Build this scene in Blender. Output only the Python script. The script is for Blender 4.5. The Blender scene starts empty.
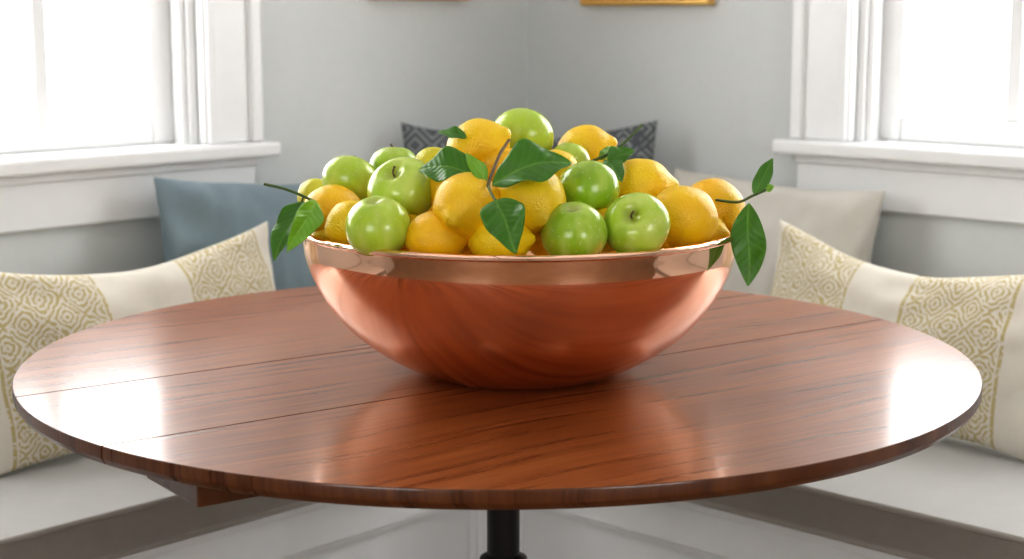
import bpy, bmesh, math, random
from mathutils import Vector, Matrix, noise
random.seed(4)
S=bpy.context.scene
CAM=Vector((0.0174,-2.0207,1.1815))
def W(x,y,z=0): return Vector((x+CAM.x,y+CAM.y,z))      # plan survey offset -> world
def P(px,py,Y):
    v=(279.5-py)/1600; u=(px-512)/1600; t=Y/(.98657+v*.16333)
    return Vector((u*t,Y,(-.16333+v*.98657)*t))+CAM
# ------------------------------------------------------------------ helpers
def link(o): S.collection.objects.link(o); return o
def empty(name,loc=(0,0,0)):
    o=bpy.data.objects.new(name,None); o.location=loc; o.empty_display_size=.05; return link(o)
def par(c,p):
    c.parent=p; c.matrix_parent_inverse=p.matrix_basis.inverted(); return c
def from_bm(bm,name,mat=None,smooth=None,parent=None,recalc=True):
    if recalc: bmesh.ops.recalc_face_normals(bm,faces=bm.faces)
    me=bpy.data.meshes.new(name); bm.to_mesh(me); bm.free()
    o=link(bpy.data.objects.new(name,me))
    if mat: me.materials.append(mat)
    if smooth is not None:
        for p in me.polygons: p.use_smooth=True
        me.set_sharp_from_angle(angle=math.radians(smooth))
    if parent: par(o,parent)
    return o
def bev(o,w,seg=2):
    m=o.modifiers.new('bevel','BEVEL'); m.width=w; m.segments=seg; m.limit_method='ANGLE'; m.angle_limit=math.radians(35)
    return o
# wall frames : (s along wall from the corner, n into the room, z)
COR=W(.034,3.6)
XL=Vector((-.688,-.725,0)).normalized()
XR=Vector((-XL.y,XL.x,0)); 
NL=XR.copy(); NR=XL.copy()
def FL(s,n,z): v=COR+XL*s+NL*n; return Vector((v.x,v.y,z))
def FR(s,n,z): v=COR+XR*s+NR*n; return Vector((v.x,v.y,z))
L=4.8
def FBL(s,n,z): return FL(L-n,s,z)    # wall opposite right wall
def FBR(s,n,z): return FR(L-n,s,z)
def add_box(bm,F,s0,s1,n0,n1,z0,z1):
    vs=[bm.verts.new(F(s,n,z)) for s in (s0,s1) for n in (n0,n1) for z in (z0,z1)]
    for f in ((0,1,3,2),(4,6,7,5),(0,4,5,1),(2,3,7,6),(0,2,6,4),(1,5,7,3)):
        bm.faces.new([vs[i] for i in f])
def boxes(name,F,lst,mat,parent=None,bw=0,seg=2):
    bm=bmesh.new()
    for b in lst: add_box(bm,F,*b)
    o=from_bm(bm,name,mat,None,parent)
    if bw: bev(o,bw,seg)
    return o
def tube(name,pts,rad,mat,parent=None,cyclic=False,res=4):
    cu=bpy.data.curves.new(name,'CURVE'); cu.dimensions='3D'; cu.bevel_depth=1; cu.bevel_resolution=res
    sp=cu.splines.new('POLY'); sp.points.add(len(pts)-1)
    for i,p in enumerate(pts):
        sp.points[i].co=(*p,1); sp.points[i].radius=rad[i] if hasattr(rad,'__len__') else rad
    sp.use_cyclic_u=cyclic; sp.use_smooth=True; cu.use_fill_caps=True
    tmp=link(bpy.data.objects.new(name+'_c',cu))
    dg=bpy.context.evaluated_depsgraph_get(); dg.update()
    me=bpy.data.meshes.new_from_object(tmp.evaluated_get(dg)); me.name=name
    bpy.data.objects.remove(tmp)
    o=link(bpy.data.objects.new(name,me)); me.materials.clear(); me.materials.append(mat)
    for p in me.polygons: p.use_smooth=True
    if parent: par(o,parent)
    return o
def bez(pts,n=24):
    out=[]; pts=[Vector(p) for p in pts]; ext=[pts[0]*2-pts[1]]+pts+[pts[-1]*2-pts[-2]]
    for i in range(1,len(ext)-2):
        a,b,c,d=ext[i-1:i+3]
        for k in range(n):
            t=k/n; out.append(.5*((2*b)+(c-a)*t+(2*a-5*b+4*c-d)*t*t+(3*b-a-3*c+d)*t**3))
    out.append(pts[-1]); return out
# ------------------------------------------------------------------ materials
def mat(name,col=(.8,.8,.8),rough=.5,metal=0,**kw):
    m=bpy.data.materials.new(name); m.use_nodes=True; b=m.node_tree.nodes['Principled BSDF']
    b.inputs['Base Color'].default_value=(*col,1); b.inputs['Roughness'].default_value=rough; b.inputs['Metallic'].default_value=metal
    for k,v in kw.items(): b.inputs[k.replace('_',' ')].default_value=v
    return m
class G:
    def __init__(s,m): s.t=m.node_tree; s.b=s.t.nodes['Principled BSDF']
    def n(s,typ,ins=None,**at):
        nd=s.t.nodes.new(typ)
        for k,v in at.items(): setattr(nd,k,v)
        if ins:
            for k,v in ins.items():
                if hasattr(v,'links') : s.t.links.new(v,nd.inputs[k])
                else: nd.inputs[k].default_value=v
        return nd
    def math(s,op,a,b=0,c=None):
        ins={0:a,1:b}
        if c is not None: ins[2]=c
        return s.n('ShaderNodeMath',ins,operation=op).outputs[0]
    def ramp(s,f,stops):
        r=s.n('ShaderNodeValToRGB',{0:f}); e=r.color_ramp.elements
        while len(e)<len(stops): e.new(.5)
        for i,(p,c) in enumerate(stops): e[i].position=p; e[i].color=(*c,1)
        return r.outputs[0]
    def coord(s,scale=(1,1,1),rot=(0,0,0),loc=(0,0,0)):
        tc=s.n('ShaderNodeTexCoord'); mp=s.n('ShaderNodeMapping',{0:tc.outputs['Object']})
        mp.inputs['Scale'].default_value=scale; mp.inputs['Rotation'].default_value=rot; mp.inputs['Location'].default_value=loc
        return mp.outputs[0]
    def bump(s,h,st,dist=.01,normal=None):
        ins={'Height':h,'Strength':st,'Distance':dist}
        if normal: ins['Normal']=normal
        o=s.n('ShaderNodeBump',ins).outputs[0]; s.t.links.new(o,s.b.inputs['Normal']); return o
    def to(s,o,k): s.t.links.new(o,s.b.inputs[k])
def mixc(g,f,a,b,mode='MIX'):
    m=g.n('ShaderNodeMix',data_type='RGBA',blend_type=mode)
    for i,v in ((0,f),(6,a),(7,b)):
        if hasattr(v,'links'): g.t.links.new(v,m.inputs[i])
        elif i==0: m.inputs[0].default_value=v
        else: m.inputs[i].default_value=(*v,1)
    return m.outputs[2]
def paint(name,col,rough=.5,sc=60,st=.04):
    m=mat(name,col,rough); g=G(m); nz=g.n('ShaderNodeTexNoise',{0:g.coord(),'Scale':sc,'Detail':4})
    g.bump(nz.outputs[0],st,.003)
    g.to(mixc(g,nz.outputs[0],tuple(c*.97 for c in col),tuple(min(1,c*1.03) for c in col)),'Base Color'); return m
m_wall=paint('wall_paint_greygreen',(.67,.69,.68),.65)
m_trim=paint('trim_white_paint',(.86,.865,.865),.36,20,.02)
m_ceil=paint('ceiling_paint',(.86,.86,.86),.8)
m_gold=mat('gilt_frame',(.75,.48,.16),.35,.85)
m_iron=mat('black_cast_iron',(.012,.013,.015),.32,.3)
m_floor=mat('oak_floor',(.36,.24,.14),.4); g=G(m_floor)
nz=g.n('ShaderNodeTexNoise',{0:g.coord((2,30,2),(0,0,.8)),'Scale':1,'Detail':6}); g.to(g.ramp(nz.outputs[0],[(.3,(.20,.12,.065)),(.7,(.34,.22,.13))]),'Base Color')
# walnut
def walnut(name,off,gain=1.0):
    m=mat(name,(.25,.08,.03),.3,Coat_Weight=.45,Coat_Roughness=.11,Specular_IOR_Level=.3); g=G(m)
    co=g.coord((1,1,1),loc=off)
    warp=g.n('ShaderNodeTexNoise',{0:g.coord((1.0,2.2,1),loc=off),'Scale':1.6,'Detail':2})
    sep=g.n('ShaderNodeSeparateXYZ',{0:co})
    y2=g.math('ADD',sep.outputs[1],g.math('MULTIPLY',warp.outputs[0],.09))
    cmb=g.n('ShaderNodeCombineXYZ',{0:g.math('MULTIPLY',sep.outputs[0],1.8),1:g.math('MULTIPLY',y2,75),2:sep.outputs[2]})
    big=g.n('ShaderNodeTexNoise',{0:cmb.outputs[0],'Scale':1,'Detail':5,'Roughness':.5})
    cmb2=g.n('ShaderNodeCombineXYZ',{0:g.math('MULTIPLY',sep.outputs[0],8),1:g.math('MULTIPLY',y2,320),2:0.0})
    fine=g.n('ShaderNodeTexNoise',{0:cmb2.outputs[0],'Scale':1,'Detail':3})
    f=g.math('ADD',g.math('MULTIPLY',big.outputs[0],.55),g.math('MULTIPLY',fine.outputs[0],.45))
    st=g.math('FLOOR',g.math('DIVIDE',g.math('ADD',sep.outputs[1],2.0),.0867)); wn=g.n('ShaderNodeTexWhiteNoise',{1:st},noise_dimensions='1D')
    f=g.math('ADD',f,g.math('MULTIPLY',g.math('SUBTRACT',wn.outputs[0],.5),.05))
    c=g.ramp(f,[(.30,(.130,.034,.009)),(.45,(.225,.064,.017)),(.55,(.30,.092,.025)),(.70,(.41,.138,.041))])
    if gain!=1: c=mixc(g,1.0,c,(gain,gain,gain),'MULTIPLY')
    g.to(c,'Base Color'); g.bump(fine.outputs[0],.04,.001)
    g.to(g.math('ADD',.22,g.math('MULTIPLY',big.outputs[0],.14)),'Roughness')
    return m
m_wal=[walnut('walnut_board_%d'%i,(i*.37,i*.21,0)) for i in range(3)]
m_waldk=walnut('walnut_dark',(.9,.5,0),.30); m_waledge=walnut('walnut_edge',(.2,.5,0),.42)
# copper
m_cop=mat('polished_copper',(.93,.40,.23),.12,1.0); g=G(m_cop)
co=g.coord(); sep=g.n('ShaderNodeSeparateXYZ',{0:co})
nz=g.n('ShaderNodeTexNoise',{0:co,'Scale':5,'Detail':1}); nf=g.n('ShaderNodeTexNoise',{0:g.coord((4,4,120)),'Scale':1,'Detail':3})
band=g.n('ShaderNodeMapRange',{0:sep.outputs[2],1:.134,2:.150,3:.17,4:.03}).outputs[0]
g.to(g.math('ADD',band,g.math('MULTIPLY',nf.outputs[0],.05)),'Roughness')
g.bump(nz.outputs[0],.05,.02)
g.to(mixc(g,nz.outputs[0],(1.0,.63,.45),(.97,.57,.40)),'Base Color')
# lemon / apple / leaves
def fruit_bump(name,c1,c2,rough,sc,st,extra=None,**kw):
    m=mat(name,c1,rough,**kw); g=G(m); oi=g.n('ShaderNodeObjectInfo'); co=g.coord()
    nz=g.n('ShaderNodeTexNoise',{0:co,'Scale':22,'Detail':3}); 
    f=g.math('ADD',g.math('MULTIPLY',nz.outputs[0],.8),g.math('MULTIPLY',g.math('SUBTRACT',oi.outputs['Random'],.4),.6))
    c=g.ramp(f,[(.2,c1),(.8,c2)])
    if extra=='apple':
        st_=g.n('ShaderNodeTexNoise',{0:g.coord((1,1,.25)),'Scale':55,'Detail':4})
        c=mixc(g,g.n('ShaderNodeMapRange',{0:st_.outputs[0],1:.40,2:.70,3:0,4:.6}).outputs[0],c,(.64,.72,.18))
        vo=g.n('ShaderNodeTexVoronoi',{0:co,'Scale':150}); d=g.math('LESS_THAN',vo.outputs['Distance'],.13)
        c=mixc(g,g.math('MULTIPLY',d,.5),c,(.74,.80,.42))
        sep=g.n('ShaderNodeSeparateXYZ',{0:co}); r=g.math('SQRT',g.math('ADD',g.math('POWER',sep.outputs[0],2),g.math('POWER',sep.outputs[1],2)))
        k=g.n('ShaderNodeMapRange',{0:r,1:.003,2:.013,3:.6,4:0}).outputs[0]; c=mixc(g,k,c,(.30,.30,.06))
        g.bump(nz.outputs[0],.05,.002)
    else:
        vo=g.n('ShaderNodeTexVoronoi',{0:co,'Scale':sc}); g.bump(g.math('POWER',vo.outputs['Distance'],.7),st,.0012)
        sep=g.n('ShaderNodeSeparateXYZ',{0:co}); k=g.n('ShaderNodeMapRange',{0:g.math('ABSOLUTE',sep.outputs[2]),1:.038,2:.048,3:0,4:.4}).outputs[0]
        c=mixc(g,k,c,(.62,.52,.03))
    g.to(c,'Base Color'); return m
m_lemon=fruit_bump('lemon_peel',(.90,.50,.004),(.96,.68,.012),.34,420,.55)
m_lemong=fruit_bump('lemon_peel_greenish',(.60,.56,.02),(.75,.66,.04),.36,420,.5)
m_apple=fruit_bump('green_apple_skin',(.27,.46,.015),(.46,.62,.05),.25,0,0,'apple',Coat_Weight=.35,Coat_Roughness=.12)
m_stem=mat('fruit_stem',(.13,.08,.03),.7)
m_twig=mat('lemon_twig_bark',(.07,.12,.03),.55)
def leafm(name,a,b):
    m=mat(name,a,.38,Coat_Weight=.1); g=G(m); uv=g.n('ShaderNodeUVMap'); sep=g.n('ShaderNodeSeparateXYZ',{0:uv.outputs[0]})
    ax=g.math('ABSOLUTE',g.math('SUBTRACT',sep.outputs[1],.5))
    rib=g.math('LESS_THAN',ax,.022)
    ve=g.math('SINE',g.math('MULTIPLY',g.math('SUBTRACT',sep.outputs[0],g.math('MULTIPLY',ax,.45)),60))
    vein=g.math('MULTIPLY',g.math('GREATER_THAN',ve,.93),.30)
    f=g.math('MAXIMUM',g.math('MULTIPLY',rib,.75),vein)
    nz=g.n('ShaderNodeTexNoise',{0:g.coord(),'Scale':40}); base=mixc(g,nz.outputs[0],a,tuple(c*1.35 for c in a))
    g.to(mixc(g,f,base,b),'Base Color'); g.bump(ve,.25,.001)
    tr=g.n('ShaderNodeBsdfTranslucent',{0:(*[min(1,c*2.2) for c in b],1)}); mx=g.n('ShaderNodeMixShader',{0:.22})
    out=g.t.nodes['Material Output']; g.t.links.new(g.b.outputs[0],mx.inputs[1]); g.t.links.new(tr.outputs[0],mx.inputs[2]); g.t.links.new(mx.outputs[0],out.inputs[0]); return m
m_leaf=leafm('lemon_leaf_dark',(.052,.165,.013),(.18,.35,.05)); m_leaf2=leafm('lemon_leaf_light',(.16,.35,.03),(.32,.50,.09))
# fabrics
def fabric(name,a,b,sc=500,extra=None,bands=()):
    m=mat(name,a,.9,Sheen_Weight=.15); g=G(m); co=g.coord(); sep=g.n('ShaderNodeSeparateXYZ',{0:co})
    wx=g.math('SINE',g.math('MULTIPLY',sep.outputs[0],sc*3)); wz=g.math('SINE',g.math('MULTIPLY',g.math('ADD',sep.outputs[2],sep.outputs[1]),sc*3))
    wv=g.math('MULTIPLY',wx,wz); nz=g.n('ShaderNodeTexNoise',{0:co,'Scale':30,'Detail':6,'Roughness':.7})
    c=mixc(g,nz.outputs[0],a,b)
    h=g.math('ADD',wv,g.math('MULTIPLY',nz.outputs[0],2))
    if extra=='suzani':
        x=sep.outputs[0]; z=sep.outputs[2]; cell=.066
        n2=g.n('ShaderNodeTexNoise',{0:co,'Scale':60,'Detail':3}); wob=g.math('MULTIPLY',g.math('SUBTRACT',n2.outputs[0],.5),.012)
        def cellc(v,sh): return g.math('SUBTRACT',g.math('FRACT',g.math('DIVIDE',g.math('ADD',g.math('ADD',v,wob),1.0+sh),cell)),.5)
        fx=g.math('ABSOLUTE',cellc(x,0)); fz=g.math('ABSOLUTE',cellc(z,0))
        ang=g.math('ARCTAN2',fz,fx); pet=g.math('MULTIPLY',g.math('COSINE',g.math('MULTIPLY',ang,8)),.022)
        d=g.math('ADD',g.math('ADD',fx,fz),pet)
        rg=g.math('GREATER_THAN',g.math('SINE',g.math('ADD',g.math('MULTIPLY',d,38),1.2)),-.10)
        bandm=None; edge=None
        for c0,wd in bands:
            dx=g.math('ABSOLUTE',g.math('SUBTRACT',x,c0))
            k=g.math('LESS_THAN',dx,wd); e=g.math('LESS_THAN',g.math('ABSOLUTE',g.math('SUBTRACT',dx,wd+.006)),.003)
            bandm=k if bandm is None else g.math('MAXIMUM',bandm,k); edge=e if edge is None else g.math('MAXIMUM',edge,e)
        speck=g.math('GREATER_THAN',g.n('ShaderNodeTexNoise',{0:co,'Scale':190,'Detail':2}).outputs[0],.40)
        pm=g.math('MULTIPLY',g.math('MAXIMUM',g.math('MULTIPLY',rg,bandm),edge),speck)
        c=mixc(g,g.math('MULTIPLY',pm,.85),c,(.47,.37,.13)); h=g.math('ADD',h,g.math('MULTIPLY',pm,4))
    if extra=='ikat':
        x=sep.outputs[0]; z=sep.outputs[2]
        fx=g.math('ABSOLUTE',g.math('SUBTRACT',g.math('FRACT',g.math('DIVIDE',g.math('ADD',x,1.0),.07)),.5))
        fz=g.math('ABSOLUTE',g.math('SUBTRACT',g.math('FRACT',g.math('DIVIDE',g.math('ADD',z,1.0),.07)),.5))
        rg=g.math('GREATER_THAN',g.math('SINE',g.math('MULTIPLY',g.math('ADD',fx,fz),26)),.35)
        sp=g.math('GREATER_THAN',nz.outputs[0],.45)
        c=mixc(g,g.math('MULTIPLY',g.math('MULTIPLY',rg,sp),.75),c,(.34,.35,.34))
    g.to(c,'Base Color'); g.bump(h,.22,.0012); return m
m_pb=fabric('embroidered_linen_west',(.66,.61,.52),(.76,.71,.62),400,'suzani',[(.182,.080),(-.165,.086)])
m_pc=fabric('embroidered_linen_east',(.66,.61,.52),(.76,.71,.62),400,'suzani',[(-.190,.075),(.095,.084)])
m_blue=fabric('blue_grey_linen',(.18,.235,.265),(.23,.295,.325),500)
m_cream=fabric('cream_linen',(.58,.55,.49),(.66,.63,.57),500)
m_slate=fabric('slate_ikat',(.07,.08,.09),(.12,.13,.14),500,'ikat')
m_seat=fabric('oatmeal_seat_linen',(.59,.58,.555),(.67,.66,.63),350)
m_side_shade=fabric('seat_boxing_painted_shade',(.27,.245,.215),(.34,.31,.275),350)  # shade on the cushion sides, painted in as a darker fabric colour
m_pipe=fabric('seat_piping',(.38,.35,.31),(.46,.43,.39),350)
m_glass=bpy.data.materials.new('window_glass'); m_glass.use_nodes=True; t=m_glass.node_tree; t.nodes.clear()
o_=t.nodes.new('ShaderNodeOutputMaterial'); tr=t.nodes.new('ShaderNodeBsdfTransparent'); gl=t.nodes.new('ShaderNodeBsdfGlossy'); gl.inputs['Roughness'].default_value=.02
mx=t.nodes.new('ShaderNodeMixShader'); mx.inputs[0].default_value=.05
t.links.new(tr.outputs[0],mx.inputs[1]); t.links.new(gl.outputs[0],mx.inputs[2]); t.links.new(mx.outputs[0],o_.inputs[0])
# ------------------------------------------------------------------ room shell
H=2.55; T=.16; SIL=.946; WT=2.15
def wall(name,F,wins,ext0=0):
    lst=[]; s=-ext0
    for a,b in wins:
        lst.append((s,a,-T,0,0,H)); lst.append((a,b,-T,0,0,SIL)); lst.append((a,b,-T,0,WT,H)); s=b
    lst.append((s,L,-T,0,0,H)); boxes(name,F,lst,m_wall)
WL=(.89,1.91); WR=(.845,1.865); WB=(1.7,3.1)
wall('wall_left',FL,[WL]); wall('wall_right',FR,[WR]); wall('wall_back_left',FBL,[WB]); wall('wall_back_right',FBR,[WB])
boxes('floor',FL,[(0,L,0,L,-.1,0)],m_floor); boxes('ceiling',FL,[(0,L,0,L,H,H+.1)],m_ceil)
def window(idx,F,a,b,cols=4):
    r=empty('window_%d'%idx,F((a+b)/2,0,SIL))
    cw=.115
    boxes('casing',F,[(a-cw,a,0,.022,SIL,WT+cw),(b,b+cw,0,.022,SIL,WT+cw),(a,b,0,.022,WT,WT+cw)],m_trim,r,.004)
    boxes('casing_backband',F,[(a-cw-.012,a-cw+.014,0,.034,SIL,WT+cw),(b+cw-.014,b+cw+.012,0,.034,SIL,WT+cw),(a-cw-.012,b+cw+.012,0,.034,WT+cw,WT+cw+.026)],m_trim,r,.005)
    boxes('casing_bead',F,[(a-.022,a-.006,.018,.029,SIL,WT),(b+.006,b+.022,.018,.029,SIL,WT)],m_trim,r,.003)
    boxes('stool',F,[(a-cw-.035,b+cw+.035,0,.058,SIL-.028,SIL),(a,b,-.10,0,SIL-.028,SIL+.002)],m_trim,r,.007,3)
    boxes('apron',F,[(a-cw,b+cw,0,.02,SIL-.125,SIL-.028),(a-cw,b+cw,0,.03,SIL-.045,SIL-.028)],m_trim,r,.004)
    boxes('jamb',F,[(a,a+.016,-T,0,SIL,WT),(b-.016,b,-T,0,SIL,WT),(a+.016,b-.016,-T,0,WT-.016,WT),(a+.016,a+.030,-.035,-.008,SIL,WT),(b-.03,b-.016,-.035,-.008,SIL,WT)],m_trim,r,.002)
    a2,b2=a+.016,b-.016; zm=(SIL+WT)/2
    def sash(nm,n0,n1,z0,z1):
        st=.056; lst=[(a2,a2+st,n0,n1,z0,z1),(b2-st,b2,n0,n1,z0,z1),(a2+st,b2-st,n0,n1,z0,z0+.046),(a2+st,b2-st,n0,n1,z1-.04,z1)]
        boxes(nm,F,lst,m_trim,r,.004)
        gw=(b2-a2-2*st)/cols; ml=[]; q=.0135
        for i in range(1,cols): x=a2+st+gw*i; ml.append((x-q,x+q,n0+.004,n1-.004,z0+.046,z1-.04))
        zz=(z0+z1)/2
        for i in range(cols): x=a2+st+gw*i; ml.append((x+q,x+gw-q,n0+.004,n1-.004,zz-q,zz+q))
        boxes(nm+'_muntins',F,ml,m_trim,r,.003)
        boxes(nm+'_glass',F,[(a2+st,b2-st,(n0+n1)/2-.002,(n0+n1)/2+.002,z0+.046,z1-.04)],m_glass,r)
    sash('lower_sash',-.075,-.038,SIL+.002,zm+.02); sash('upper_sash',-.118,-.080,zm-.02,WT-.016)
    la=bpy.data.lights.new('daylight_portal_%d'%idx,'AREA'); la.shape='RECTANGLE'; la.size=b-a; la.size_y=WT-SIL
    la.cycles.is_portal=True
    lo=link(bpy.data.objects.new('daylight_portal_%d'%idx,la)); lo.location=F((a+b)/2,-T-.03,(SIL+WT)/2)
    d=(F(0,1,0)-F(0,0,0)).normalized(); lo.rotation_euler=d.to_track_quat('-Z','Z').to_euler()
window(1,FL,*WL); window(2,FR,*WR); window(3,FBL,*WB,4); window(4,FBR,*WB,4)
for nm,F in (('baseboard_back_left',FBL),('baseboard_back_right',FBR)):
    boxes(nm,F,[(.02,L-.02,0,.018,0,.14)],m_trim,None,.004)
# pictures
def picture(F,s0,s1,z0,z1,depth=.025):
    r=empty('picture_frame',F((s0+s1)/2,0,z0)); w=.022
    boxes('moulding',F,[(s0,s1,0,depth,z0,z0+w),(s0,s1,0,depth,z1-w,z1),(s0,s0+w,0,depth,z0+w,z1-w),(s1-w,s1,0,depth,z0+w,z1-w)],m_gold,r,.004)
    boxes('mat_board',F,[(s0+w,s1-w,0.001,.010,z0+w,z1-w)],m_trim,r)
    boxes('print',F,[(s0+.07,s1-.07,.010,.012,z0+.08,z1-.08)],m_blue,r)
picture(FR,.175,.515,1.200,1.66); picture(FL,.20,.47,1.2115,1.60)
# ------------------------------------------------------------------ banquette
FD_L=.515; FD_R=.635
b=empty('banquette_bench',FL(0.6,.6,0))
def face(F,s0,s1,fd,tag,inner):
    c=fd-.05
    boxes('carcass_'+tag,F,[(s0,s1,0.002,c,.002,.385)],m_trim,b)
    boxes('seat_board_'+tag,F,[(s0,s1,0.002,c+.03,.385,.40)],m_trim,b,.003)
    lst=[(s0,s1,c,c+.018,.315,.385),(s0,s1,c,c+.018,.002,.11)]
    xs=[inner]; 
    while xs[-1]+.62<s1: xs.append(xs[-1]+.62)
    xs.append(s1-.06)
    for x in xs: lst.append((x,x+.06,c,c+.018,.11,.315))
    boxes('face_frame_'+tag,F,[(max(q[0],inner),)+q[1:] for q in lst],m_trim,b,.003)
    ml=[]
    for x0,x1 in zip(xs[:-1],xs[1:]):
        a,d=x0+.06,x1
        if d-a<.1: continue
        ml+=[(a,d,c,c+.010,.303,.315),(a,d,c,c+.010,.11,.122),(a,a+.012,c,c+.010,.122,.303),(d-.012,d,c,c+.010,.122,.303)]
    boxes('panel_moulding_'+tag,F,ml,m_trim,b,.003)
face(FR,0.002,2.6,FD_R,'right',FD_L-.05); face(FL,FD_R-.05,2.6,FD_L,'left',FD_R-.05)
def cushion(F,s0,s1,n0,n1,z0,z1):
    bm=bmesh.new(); nx,ny=60,16
    top=[];bot=[]
    for i in range(nx+1):
        for j in range(ny+1):
            s=s0+(s1-s0)*i/nx; n=n0+(n1-n0)*j/ny
            e=min(1,min(i/nx*(s1-s0),(1-i/nx)*(s1-s0),j/ny*(n1-n0),(1-j/ny)*(n1-n0))/.12)
            pf=.014*math.sin(e*math.pi/2)+.003*(noise.noise(Vector((s*6,n*6,1)))) *e
            top.append(bm.verts.new(F(s,n,z1-.006+pf))); bot.append(bm.verts.new(F(s,n,z0)))
    I=lambda i,j:i*(ny+1)+j
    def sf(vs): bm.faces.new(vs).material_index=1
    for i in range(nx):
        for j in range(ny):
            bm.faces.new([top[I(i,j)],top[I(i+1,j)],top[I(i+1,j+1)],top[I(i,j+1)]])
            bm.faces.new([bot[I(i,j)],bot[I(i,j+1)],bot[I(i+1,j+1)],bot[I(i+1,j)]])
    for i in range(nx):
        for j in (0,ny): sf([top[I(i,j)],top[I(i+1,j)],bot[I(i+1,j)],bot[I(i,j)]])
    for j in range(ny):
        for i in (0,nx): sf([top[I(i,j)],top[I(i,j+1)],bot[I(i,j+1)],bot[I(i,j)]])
    ob=from_bm(bm,'seat_cushion',m_seat,50); ob.data.materials.append(m_side_shade); bev(ob,.008,3)
    for z in (z1-.006,z0+.008):
        c=[(s0,n0),(s1,n0),(s1,n1),(s0,n1)]
        tube('piping',[F(a,b_,z) for a,b_ in c],.0048,m_pipe,ob,True)
    return ob
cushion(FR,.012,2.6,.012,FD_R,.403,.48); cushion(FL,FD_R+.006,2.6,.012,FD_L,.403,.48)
# ------------------------------------------------------------------ pillows
def pillow(name,c,xdir,w,h,t,tilt,m,roll=0,seed=0,rest=.488,pinch=.06,dip=0):
    bm=bmesh.new(); N=44; V={}
    for side in (1,-1):
        for i in range(N+1):
            for j in range(N+1):
                u=math.sin((i/N-.5)*math.pi); v=math.sin((j/N-.5)*math.pi)
                if side==-1 and (i in(0,N) or j in(0,N)): V[side,i,j]=V[1,i,j]; continue
                th=t/2*(max(0,(1-u*u)*(1-v*v)))**.42
                cr=abs(u*v); wr=.012*noise.noise(Vector((u*2.2+seed,v*2.2,side*3+seed)))+.006*math.sin(9*math.atan2(v,u)+seed)*cr+.008*noise.noise(Vector((u*6+seed,v*3,side+seed)))
                x=w/2*u*(1-pinch*(1-v*v)); z=h/2*v*(1-pinch*1.2*(1-u*u))
                z+=.008*noise.noise(Vector((u*1.7,seed,2)))
                if v>-.2: z-=dip*((v+.2)/1.2)*max(0,1-(abs(u)**1.6))
                y=side*(th+ (wr if th>.004 else 0)*min(1,th/.02))
                V[side,i,j]=bm.verts.new((x,y,z))
    for side in (1,-1):
        for i in range(N):
            for j in range(N):
                bm.faces.new([V[side,i,j],V[side,i+1,j],V[side,i+1,j+1],V[side,i,j+1]])
    o=from_bm(bm,name,m,80)
    xd=Vector(xdir).normalized(); up=Vector((0,0,1)); yd=up.cross(xd)
    M=Matrix((xd,yd,up)).transposed().to_4x4()
    R=M@Matrix.Rotation(tilt,4,'X')@Matrix.Rotation(roll,4,'Y')
    zc=-min((R@v_.co).z for v_ in o.data.vertices)+rest
    o.matrix_world=Matrix.Translation((c.x,c.y,zc))@R
    return o
bx=tuple(-XL); rx=tuple(XR)
pillow('blue_throw_pillow',W(-.446,2.916),bx,.47,.39,.11,-math.radians(10),m_blue,math.radians(4),1)
pillow('embroidered_lumbar_pillow',W(-.618,2.570),bx,.62,.330,.12,-math.radians(13),m_pb,math.radians(-1),3,dip=.040)
pillow('patterned_slate_pillow',W(.035,3.215),(1,0,0),.52,.485,.13,-math.radians(9),m_slate,0,4,dip=.02)
pillow('cream_throw_pillow',W(.475,3.03),rx,.48,.385,.12,-math.radians(10),m_cream,math.radians(2),5)
pillow('embroidered_lumbar_pillow',W(.665,2.610),rx,.60,.325,.13,-math.radians(15),m_pc,math.radians(1),6,dip=.05)
# ------------------------------------------------------------------ table
TZ=.75; TH=.021; R=.6; AD=math.atan2(.585,.811)
tab=empty('drop_leaf_dining_table',(0,0,0)); 
def piece(name,y0,y1,m):
    pts=[]; n=150
    def arc(a0,a1):
        return [(R*math.cos(a0+(a1-a0)*k/n),R*math.sin(a0+(a1-a0)*k/n)) for k in range(n+1)]
    cl=lambda y: math.asin(max(-1,min(1,y/R)))
    a0,a1=cl(y0),cl(y1)
    pts=arc(a0,a1)+arc(math.pi-a1,math.pi-a0)
    q=[]
    for p in pts:
        if not q or (Vector(p)-Vector(q[-1])).length>1e-5: q.append(p)
    if (Vector(q[0])-Vector(q[-1])).length<1e-5: q.pop()
    bm=bmesh.new()
    def lay(z,k): return [bm.verts.new((x*k if abs(math.hypot(x,y)-R)<1e-4 else x,y*(k if abs(math.hypot(x,y)-R)<1e-4 else 1),z)) for x,y in q]
    ls=[lay(0,1-.0022),lay(-.0006,1-.0008),lay(-.0022,1),lay(-TH+.008,1),lay(-TH+.002,1-.006),lay(-TH,1-.010)]
    bm.faces.new(ls[0]); bm.faces.new(ls[-1][::-1])
    N=len(q)
    for k_,(A,B) in enumerate(zip(ls[:-1],ls[1:])):
        for i in range(N): bm.faces.new([A[i],A[(i+1)%N],B[(i+1)%N],B[i]]).material_index=1
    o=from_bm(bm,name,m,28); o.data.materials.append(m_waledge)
    o.matrix_world=Matrix.Translation((0,0,TZ))@Matrix.Rotation(AD,4,'Z'); par(o,tab); return o
g_=.0014
piece('leaf_front',-R+1e-6,-.13-g_,m_wal[0]); piece('centre_board',-.13+g_,.13-g_,m_wal[1]); piece('leaf_rear',.13+g_,R-1e-6,m_wal[2])
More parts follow.
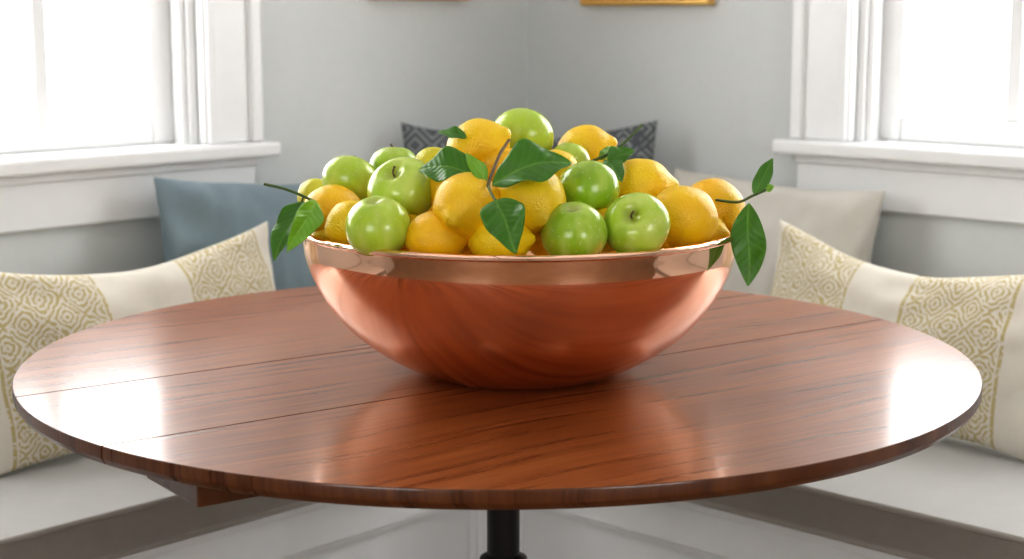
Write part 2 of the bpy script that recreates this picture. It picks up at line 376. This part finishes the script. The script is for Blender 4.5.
def tbox(name,x0,x1,y0,y1,z0,z1,m,bw=.003):
    bm=bmesh.new(); add_box(bm,lambda a,b_,c:Vector((a,b_,c)),x0,x1,y0,y1,z0,z1)
    o=from_bm(bm,name,m); o.matrix_world=Matrix.Translation((0,0,0))@Matrix.Rotation(AD,4,'Z'); bev(o,bw); par(o,tab); return o
zb=TZ-TH
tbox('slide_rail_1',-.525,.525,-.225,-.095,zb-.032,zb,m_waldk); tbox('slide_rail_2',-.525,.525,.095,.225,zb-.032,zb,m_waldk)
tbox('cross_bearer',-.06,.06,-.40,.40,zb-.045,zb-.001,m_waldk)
def lathe(name,prof,m,parent,loc=(0,0,0),seg=96,sm=40):
    bm=bmesh.new(); rings=[]
    for r,z in prof:
        if r<1e-6: rings.append([bm.verts.new((0,0,z))])
        else: rings.append([bm.verts.new((r*math.cos(2*math.pi*k/seg),r*math.sin(2*math.pi*k/seg),z)) for k in range(seg)])
    for A,B in zip(rings[:-1],rings[1:]):
        for i in range(seg):
            j=(i+1)%seg
            if len(A)==1 and len(B)==1: continue
            if len(A)==1: bm.faces.new([A[0],B[i],B[j]])
            elif len(B)==1: bm.faces.new([A[i],A[j],B[0]])
            else: bm.faces.new([A[i],A[j],B[j],B[i]])
    o=from_bm(bm,name,m,sm); o.location=loc
    if parent: par(o,parent)
    return o
lathe('pedestal_column',[(0,0.002),(.29,.002),(.29,.014),(.27,.022),(.10,.035),(.05,.06),(.036,.10),(.030,.30),(.026,.44),(.031,.445),(.033,.46),(.031,.476),(.0215,.482),(.0215,.66),(.05,.672),(.10,zb-.044),(0,zb-.044)],m_iron,tab,(0.006,0,0))
# ------------------------------------------------------------------ bowl
BC=Vector((.027,-.098,TZ)); BS=1.045
pts=bez([(.096,0.0),(.114,.0022),(.151,.018),(.188,.041),(.220,.070),(.244,.104),(.258,.138),(.2625,.168)],8)
pts=[Vector((p[0],p[1]*BS,0)) for p in pts]
prof=[(0,.0025),(.088,.0025),(.092,0.0)]+[(p.x,p.y) for p in pts]
prof+=[(r,z+.0076) for r,z in [(.2660,.1675),(.2682,.1695),(.2682,.1722),(.2660,.1742),(.2625,.1748),(.2598,.1735),(.2592,.1700)]]
inner=[(p.x-.0035,p.y+.0025) for p in reversed(pts)]
prof+=[q for q in inner if q[1]<.172]+[(0,.006)]
bowl=lathe('copper_bowl',prof,m_cop,None,BC,180,35)
# ------------------------------------------------------------------ fruit
lem=empty('lemons',BC); app=empty('green_apples',BC)
def orient(axis):
    return Vector(axis).normalized().to_track_quat('Z','Y').to_matrix().to_4x4()
def lemon(c,r,axis,m=m_lemon,ln=1.14,seed=0):
    bm=bmesh.new(); NU,NV=40,48; rings=[]
    for i in range(NV+1):
        th=math.pi*i/NV; s=math.sin(th); cth=math.cos(th)
        rr=s*(1-.08*math.exp(-((s-.42)/.22)**2)*(1 if cth>0 else .5)); zz=ln*cth
        zz+= (.20*math.exp(-(s/.28)**2) if cth>0 else -.09*math.exp(-(s/.22)**2))
        if cth<0: zz+=.06*math.exp(-(s/.07)**2)
        else: zz-=.04*math.exp(-(s/.05)**2)
        ring=[]
        for k in range(NU):
            a=2*math.pi*k/NU; wv=1+.04*noise.noise(Vector((math.cos(a)*1.5+seed,math.sin(a)*1.5,zz*2)))
            ring.append(bm.verts.new((r*rr*wv*math.cos(a),r*rr*wv*math.sin(a),r*zz)))
            if i in(0,NV): break
        rings.append(ring)
    for A,B in zip(rings[:-1],rings[1:]):
        for i in range(NU):
            j=(i+1)%NU
            if len(A)==1: bm.faces.new([A[0],B[i],B[j]])
            elif len(B)==1: bm.faces.new([A[i],A[j],B[0]])
            else: bm.faces.new([A[i],A[j],B[j],B[i]])
    o=from_bm(bm,'lemon_fruit',m,180); o.matrix_world=Matrix.Translation(c)@orient(axis); par(o,lem); return o
def apple(c,r,axis,seed=0,m=m_apple):
    bm=bmesh.new(); NU,NV=48,44; rings=[]
    for i in range(NV+1):
        th=math.pi*i/NV; s=math.sin(th); ct=math.cos(th)
        rr=s*(1+.07*ct); zz=.90*ct
        if ct>0: zz-=.30*math.exp(-(s/.27)**2)
        else: zz+=.16*math.exp(-(s/.25)**2)
        ring=[]
        for k in range(NU):
            a=2*math.pi*k/NU; lob=1+.016*math.cos(5*a+seed)*(.5-.5*ct)+.025*noise.noise(Vector((math.cos(a)+seed,math.sin(a),ct)))
            ring.append(bm.verts.new((r*rr*lob*math.cos(a),r*rr*lob*math.sin(a),r*zz)))
            if i in(0,NV): break
        rings.append(ring)
    for A,B in zip(rings[:-1],rings[1:]):
        for i in range(NU):
            j=(i+1)%NU
            if len(A)==1: bm.faces.new([A[0],B[i],B[j]])
            elif len(B)==1: bm.faces.new([A[i],A[j],B[0]])
            else: bm.faces.new([A[i],A[j],B[j],B[i]])
    o=from_bm(bm,'apple_fruit',m,180); Mx=Matrix.Translation(c)@orient(axis); o.matrix_world=Mx; par(o,app)
    st=[Mx@Vector(q) for q in ((0,0,r*.58),(r*.02,0,r*.75),(r*.08,r*.02,r*.88),(r*.14,r*.03,r*.96))]
    tube('apple_stem',bez(st,4),[.0012]*9+[.0011]*3+[.0016],m_stem,app); return o
A=[(350,182,29,1.90,(.3,.5,1)),(402,191,35,1.80,(-.35,-.65,.85)),(394,168,25,1.95,(0,.2,1)),(378,226,34,1.735,(.1,.3,-1)),
   (522,138,32,1.93,(.2,.6,1)),(588,192,33,1.785,(-.3,.6,.7)),(574,232,34,1.715,(.1,.4,-1)),(637,226,34,1.735,(-.35,-.85,.55)),(570,161,20,1.90,(.3,.5,1))]
Lm=[(333,214,29,1.85,(-.8,-.5,.1),0),(316,197,18,1.965,(-.6,.5,.4),1),(467,206,34,1.73,(-.40,-1,-.28),0),(436,238,28,1.725,(1,-.15,.12),0),(478,149,30,1.87,(.75,-.3,.45),0),
    (531,199,35,1.745,(.4,-.9,-.5),0),(500,241,28,1.715,(1,-.2,.1),0),(453,187,26,1.80,(1,0,.3),0),(585,151,26,1.95,(.9,-.2,.3),0),(640,188,30,1.86,(1,-.1,.1),0),
    (683,218,33,1.80,(-.85,-.5,.25),0),(714,209,30,1.90,(.6,-.7,-.45),0),(432,168,20,1.93,(.7,0,.7),1),(505,172,24,1.84,(1,.3,.2),0),(610,180,22,1.90,(1,0,0),0),
    (545,235,23,1.76,(.2,1,0),0),(606,230,23,1.765,(1,1,0),0),(408,234,21,1.77,(0,1,.2),0),(556,172,22,1.84,(.6,.6,.2),0),(352,224,24,1.80,(1,.4,.2),0),(470,236,21,1.76,(1,.4,.2),0),(662,228,22,1.80,(1,.4,.2),0),
    (335,236,21,1.84,(1,.6,0),0),(706,234,20,1.86,(1,-.5,0),0)]
fixed=[]
for i,(x,y,r,Y,ax) in enumerate(A):
    c=P(x,y,Y); rr=r*Y/1600; apple(c,rr,ax,i*1.7); fixed.append((c,rr))
for i,(x,y,r,Y,ax,gk) in enumerate(Lm):
    c=P(x,y,Y); rr=r*Y/1600; lemon(c,rr,ax,m_lemong if gk else m_lemon,1.12,i*1.3); fixed.append((c,rr))
# lower layers and far side of the heap
fill=[]
for k in range(11):
    a=2*math.pi*k/11; fill.append([BC+Vector((.195*math.cos(a),.195*math.sin(a),.130)),.032])
for k in range(8):
    a=2*math.pi*k/8+.3; fill.append([BC+Vector((.115*math.cos(a),.115*math.sin(a),.075)),.033])
for k in range(6):
    a=math.pi*(.12+.76*k/5); fill.append([BC+Vector((.20*math.cos(a),.175*math.sin(a),.192)),.033])
for k in range(4):
    a=math.pi*(.2+.6*k/3); fill.append([BC+Vector((.10*math.cos(a),.09*math.sin(a)+.01,.205)),.033])
fill.append([BC+Vector((0,0,.045)),.034]); fill.append([BC+Vector((0,-.03,.11)),.034])
def bowl_r(z):
    for p in pts:
        if p.y>=z: return p.x
    return .26
for it in range(150):
    for i,f in enumerate(fill):
        for c,r in fixed+[tuple(q) for j,q in enumerate(fill) if j!=i]:
            d=f[0]-c; ov=(r+f[1])-d.length
            if ov>0: f[0]=f[0]+d.normalized()*ov*.4
        rel=f[0]-BC; hz=math.hypot(rel.x,rel.y); mx_=bowl_r(min(.165,max(.0,rel.z-.5*f[1])))-f[1]*1.02
        if rel.z<.19 and hz>mx_: f[0]=BC+Vector((rel.x*mx_/hz,rel.y*mx_/hz,rel.z))
        if rel.z<.043: f[0].z=BC.z+.043
for i,(c,r) in enumerate(fill):
    if (c-BC).z>.27 : continue
    if any((c-c2).length<.55*(r+r2) for c2,r2 in fixed): continue
    if i%3==0: apple(c,r,(random.uniform(-.4,.4),random.uniform(-.4,.4),1),i)
    else: lemon(c,r*.93,(random.uniform(-1,1),random.uniform(-1,1),random.uniform(-.2,.2)),m_lemon,1.12,i)
# ------------------------------------------------------------------ leaves & twigs
lv=empty('lemon_leaves_and_twigs',BC)
def leaf(base,tip,w,nrm,bend=.1,fold=.25,m=m_leaf,curl=0,seed=0,peak=.42):
    base=Vector(base); tip=Vector(tip); ax=tip-base; Ln=ax.length; ax.normalize(); nrm=Vector(nrm); nrm=(nrm-ax*nrm.dot(ax)).normalized(); bt=nrm.cross(ax)
    bm=bmesh.new(); uvl=bm.loops.layers.uv.new('UVMap'); NL_,NW=30,8; vs=[]; uvs={}
    for i in range(NL_+1):
        t=i/NL_; e=math.log(.5)/math.log(peak); prof=math.sin(math.pi*t**e)**.85*(1-.12*t) if 0<t<1 else 0
        hw=w/2*max(prof,.015); row=[]
        for j in range(-NW,NW+1):
            s=j/NW
            p=base+ax*(Ln*t)+nrm*(Ln*bend*math.sin(math.pi*t)+curl*Ln*t*t)+bt*(hw*s*math.cos(fold)+.03*Ln*math.sin(math.pi*t+seed)*math.sin(math.pi*t))+nrm*(abs(s)*hw*math.sin(fold)+.09*w*math.sin(t*12+seed+s*2)*abs(s)*prof)
            v=bm.verts.new(p); uvs[v]=(t,.5+.5*s*max(prof,.05)); row.append(v)
        vs.append(row)
    for i in range(NL_):
        for j in range(2*NW):
            f=bm.faces.new([vs[i][j],vs[i+1][j],vs[i+1][j+1],vs[i][j+1]])
            for l in f.loops: l[uvl].uv=uvs[l.vert]
    o=from_bm(bm,'leaf',m,180,lv,recalc=False)
    sd=o.modifiers.new('thick','SOLIDIFY'); sd.thickness=.0005; return o
# left cluster over the rim
leaf(P(303,201,1.82),P(274,261,1.76),.037,(-.3,-1,.35),.06,.3,m_leaf,0,1)
leaf(P(316,201,1.80),P(287,252,1.745),.036,(.5,-1,.2),.05,.5,m_leaf2,0,2)
tube('twig',bez([P(264,184,1.80),P(285,189,1.80),P(305,197,1.81),P(322,206,1.84)],8),.0016,m_twig,lv)
tube('twig',bez([P(303,197,1.81),P(302,202,1.82)],8),.0012,m_twig,lv)
# upper left leaf pair
leaf(P(474,174,1.74),P(419,170,1.775),.050,(-.1,-.8,.7),.10,.25,m_leaf,0,3)
leaf(P(466,138,1.83),P(438,132,1.85),.018,(-.3,-.6,.8),.06,.3,m_leaf,0,4)
leaf(P(486,182,1.72),P(466,153,1.73),.019,(.2,-1,.4),.06,.35,m_leaf2,0,5)
# big centre leaf and hanging leaf
leaf(P(492,185,1.705),P(572,163,1.72),.066,(0,-.66,.85),.12,.22,m_leaf,0,6,.5)
leaf(P(495,200,1.655),P(516,254,1.618),.050,(.05,-1,.25),.07,.3,m_leaf,0,7,.36)
tube('twig',bez([P(509,140,1.80),P(500,154,1.77),P(491,176,1.725),P(488,186,1.705)],8),.0018,m_stem,lv)
tube('twig',bez([P(488,186,1.705),P(491,193,1.67),P(495,200,1.655)],8),.0014,m_twig,lv)
# back right twig
leaf(P(608,163,1.84),P(634,150,1.85),.028,(0,-.7,.8),.08,.3,m_leaf,0,8)
leaf(P(608,160,1.84),P(622,182,1.80),.026,(.3,-1,.3),.05,.3,m_leaf,0,9)
leaf(P(600,160,1.86),P(612,146,1.88),.014,(0,-1,.5),.05,.3,m_leaf2,0,9)
tube('twig',bez([P(642,125,1.88),P(628,139,1.86),P(612,152,1.85),P(588,163,1.86)],8),.0017,m_twig,lv)
# right cluster
tube('twig',bez([P(716,200,1.86),P(738,202,1.84),P(752,196,1.83),P(766,190,1.83)],8),.0016,m_twig,lv)
leaf(P(754,194,1.83),P(773,158,1.85),.021,(-.3,-1,.3),.05,.3,m_leaf,0,10)
leaf(P(749,203,1.835),P(748,286,1.80),.044,(-.15,-1,.2),.05,.28,m_leaf,0,11,.5)
leaf(P(765,190,1.83),P(774,186,1.83),.010,(0,-1,.3),.05,.3,m_leaf2,0,12)
# ------------------------------------------------------------------ world & camera
w=bpy.data.worlds.new('overcast_snow_sky'); S.world=w; w.use_nodes=True; bg=w.node_tree.nodes['Background']
bg.inputs[0].default_value=(.99,.99,.985,1); bg.inputs[1].default_value=8.2
cd=bpy.data.cameras.new('camera'); cd.lens=56.25; cd.sensor_width=36; cd.dof.use_dof=True; cd.dof.focus_distance=1.76; cd.dof.aperture_fstop=5.6
co_=link(bpy.data.objects.new('camera',cd)); co_.location=CAM; co_.rotation_euler=(math.radians(90-9.4),0,0); S.camera=co_
S.view_settings.view_transform='Standard'
for lk in ('Medium High Contrast','High Contrast'):
    try: S.view_settings.look=lk; break
    except Exception: pass
